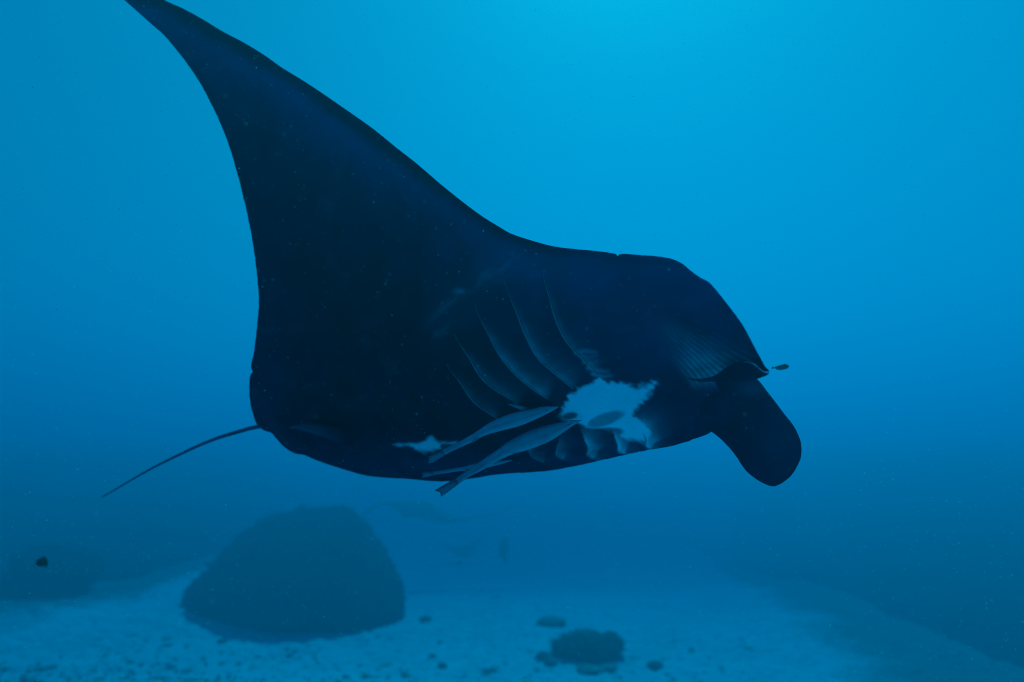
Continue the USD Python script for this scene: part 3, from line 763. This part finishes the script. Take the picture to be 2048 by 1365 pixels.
remora([(1024, 920.4), (1000, 921), (985, 922), (955, 926), (925, 934), (895, 939), (866, 944)], [(1024, 921.5), (1004, 928), (985, 933), (955, 939), (925, 941.5), (895, 946), (868, 950)],
       [(868, 943), (850, 944), (842, 946), (846, 950), (843, 956), (856, 954), (870, 950)], [([(940, 940), (932, 948), (928, 944), (934, 938)], 0.55)],
       1.80, 1.93, 'small thin remora half hidden behind the longest remora', 8)


def small_fish(name, outline, depth, thick, label, category, mat, colors=None, spacing=2.0, step=1.2):
    c = np.mean(np.asarray(outline), 0)
    loc = at(c[0], c[1], depth)
    v, f, uv, fr = inflate(outline, lambda u, v: np.full(np.shape(u), float(depth)), lambda u, v, d: thick * rounded(d, thick * 0.9 / depth * FOCAL_PX), lambda u, v, d: thick * rounded(d, thick * 0.9 / depth * FOCAL_PX), spacing, None, step, 0, 1)
    x = thing(name, label, category, loc)
    obj('body', (v - loc, f), mat, x, smooth=True, colors=None if colors is None else {'pale': colors(uv)})
    return x, loc


pilot_skin = skin('pilot_fish_skin', (0.02, 0.02, 0.024), (0.40, 0.40, 0.42), 60.0)
pf, loc = small_fish('pilot_fish', [(1578, 734), (1576, 730), (1570, 728), (1563, 729.5), (1556, 731.5), (1551, 733.5), (1547, 735.3), (1544, 734), (1543.5, 738.5), (1547, 737), (1550, 737.2), (1553, 739.5), (1560, 740.8), (1568, 739.8), (1575, 737.4)],
                     1.30, 0.0045, 'tiny striped fish swimming just ahead of the manta', 'fish', pilot_skin, lambda uv: 0.5 + 0.5 * np.sin((uv[:, 0] - 1551) / 3.9 * 2 * np.pi), 0.9, 0.7)
obj('tail_fin', (lambda a: (a[0] - loc, a[1]))(sheet_fin([at(*q, 1.3) for q in ((1548, 735.4), (1543.5, 733.2), (1545, 736), (1543.2, 739), (1548, 737))], 0.0004)), pilot_skin, pf, smooth=False, colors=None)
bf_, loc = small_fish('triggerfish', [(96, 1125), (94, 1118), (88, 1113), (82, 1116), (77, 1119), (72.5, 1121.5), (72, 1128), (74, 1131), (81, 1134), (85, 1133.5), (90, 1135.5), (94.5, 1132.5)],
                      4.2, 0.014, 'small black fish hovering in front of the dim reef mound', 'fish', fish_dark, None, 2.0, 1.2)
obj('tail_fin', (lambda a: (a[0] - loc, a[1]))(sheet_fin([at(*q, 4.2) for q in ((74, 1127), (71, 1129), (67.5, 1134.5), (72, 1133.5), (77, 1132.5))], 0.003)), fish_dark, bf_, smooth=False)

# ---------------------------------------------------------------- far rays and fish
def far_ray(pts, ctrl, thick, label, seed, R=9):
    c = np.mean(np.asarray(pts), 0)
    z = field(ctrl)
    loc = at(c[0], c[1], float(z(np.array([c[0]]), np.array([c[1]]))[0]))
    v, f, uv, fr = inflate(pts, z, lambda u, v, d: thick * 0.6 * rounded(d, R), lambda u, v, d: thick * rounded(d, R), 4, None, 2.5, 0, seed)
    x = thing('manta_ray', label, 'manta ray', loc)
    obj('body', (v - loc, f), fish_far, x, smooth=True)
    return x


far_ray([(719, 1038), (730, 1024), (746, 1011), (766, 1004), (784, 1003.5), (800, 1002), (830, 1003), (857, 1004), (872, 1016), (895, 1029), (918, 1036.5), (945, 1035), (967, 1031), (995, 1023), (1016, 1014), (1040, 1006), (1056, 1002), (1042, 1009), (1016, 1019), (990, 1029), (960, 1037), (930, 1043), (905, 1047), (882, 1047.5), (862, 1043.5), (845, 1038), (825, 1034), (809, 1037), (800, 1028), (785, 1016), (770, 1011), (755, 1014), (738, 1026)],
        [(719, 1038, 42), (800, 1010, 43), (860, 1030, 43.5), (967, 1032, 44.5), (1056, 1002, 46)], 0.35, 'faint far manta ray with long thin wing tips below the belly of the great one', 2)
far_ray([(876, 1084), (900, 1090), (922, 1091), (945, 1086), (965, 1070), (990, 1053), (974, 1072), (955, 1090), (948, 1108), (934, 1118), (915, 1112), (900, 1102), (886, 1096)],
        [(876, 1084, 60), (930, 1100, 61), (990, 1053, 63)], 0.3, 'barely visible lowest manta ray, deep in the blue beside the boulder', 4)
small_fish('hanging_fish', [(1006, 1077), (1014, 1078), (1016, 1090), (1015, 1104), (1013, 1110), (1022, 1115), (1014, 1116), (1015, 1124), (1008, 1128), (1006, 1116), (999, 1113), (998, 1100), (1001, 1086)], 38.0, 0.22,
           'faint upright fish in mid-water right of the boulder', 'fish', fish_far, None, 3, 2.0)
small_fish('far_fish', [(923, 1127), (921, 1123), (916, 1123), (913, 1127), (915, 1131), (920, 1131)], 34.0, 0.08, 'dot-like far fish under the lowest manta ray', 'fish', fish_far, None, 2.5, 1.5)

# ---------------------------------------------------------------- drifting plankton, in the water between the camera and beyond the ray
rng = np.random.default_rng(77)
octa = trimesh.creation.icosphere(0)
ov, of = np.array(octa.vertices), np.array(octa.faces)
N = 17000
dd = 0.7 + 2.6 * rng.random(N) ** 0.7
uu, vv_ = rng.uniform(-150, 2200, N), rng.uniform(-120, 1480, N)
pp = at(uu, vv_, dd)
rr_ = dd * rng.lognormal(math.log(0.00040), 0.40, N).clip(0.0002, 0.0011)
pv = (pp[:, None] + ov[None] * rr_[:, None, None]).reshape(-1, 3)
pfc = (of[None] + (np.arange(N) * len(ov))[:, None, None]).reshape(-1, 3)
tag(obj('plankton', (pv, pfc), snow_white, smooth=False), 'specks of plankton drifting in the water', 'plankton', kind='stuff')
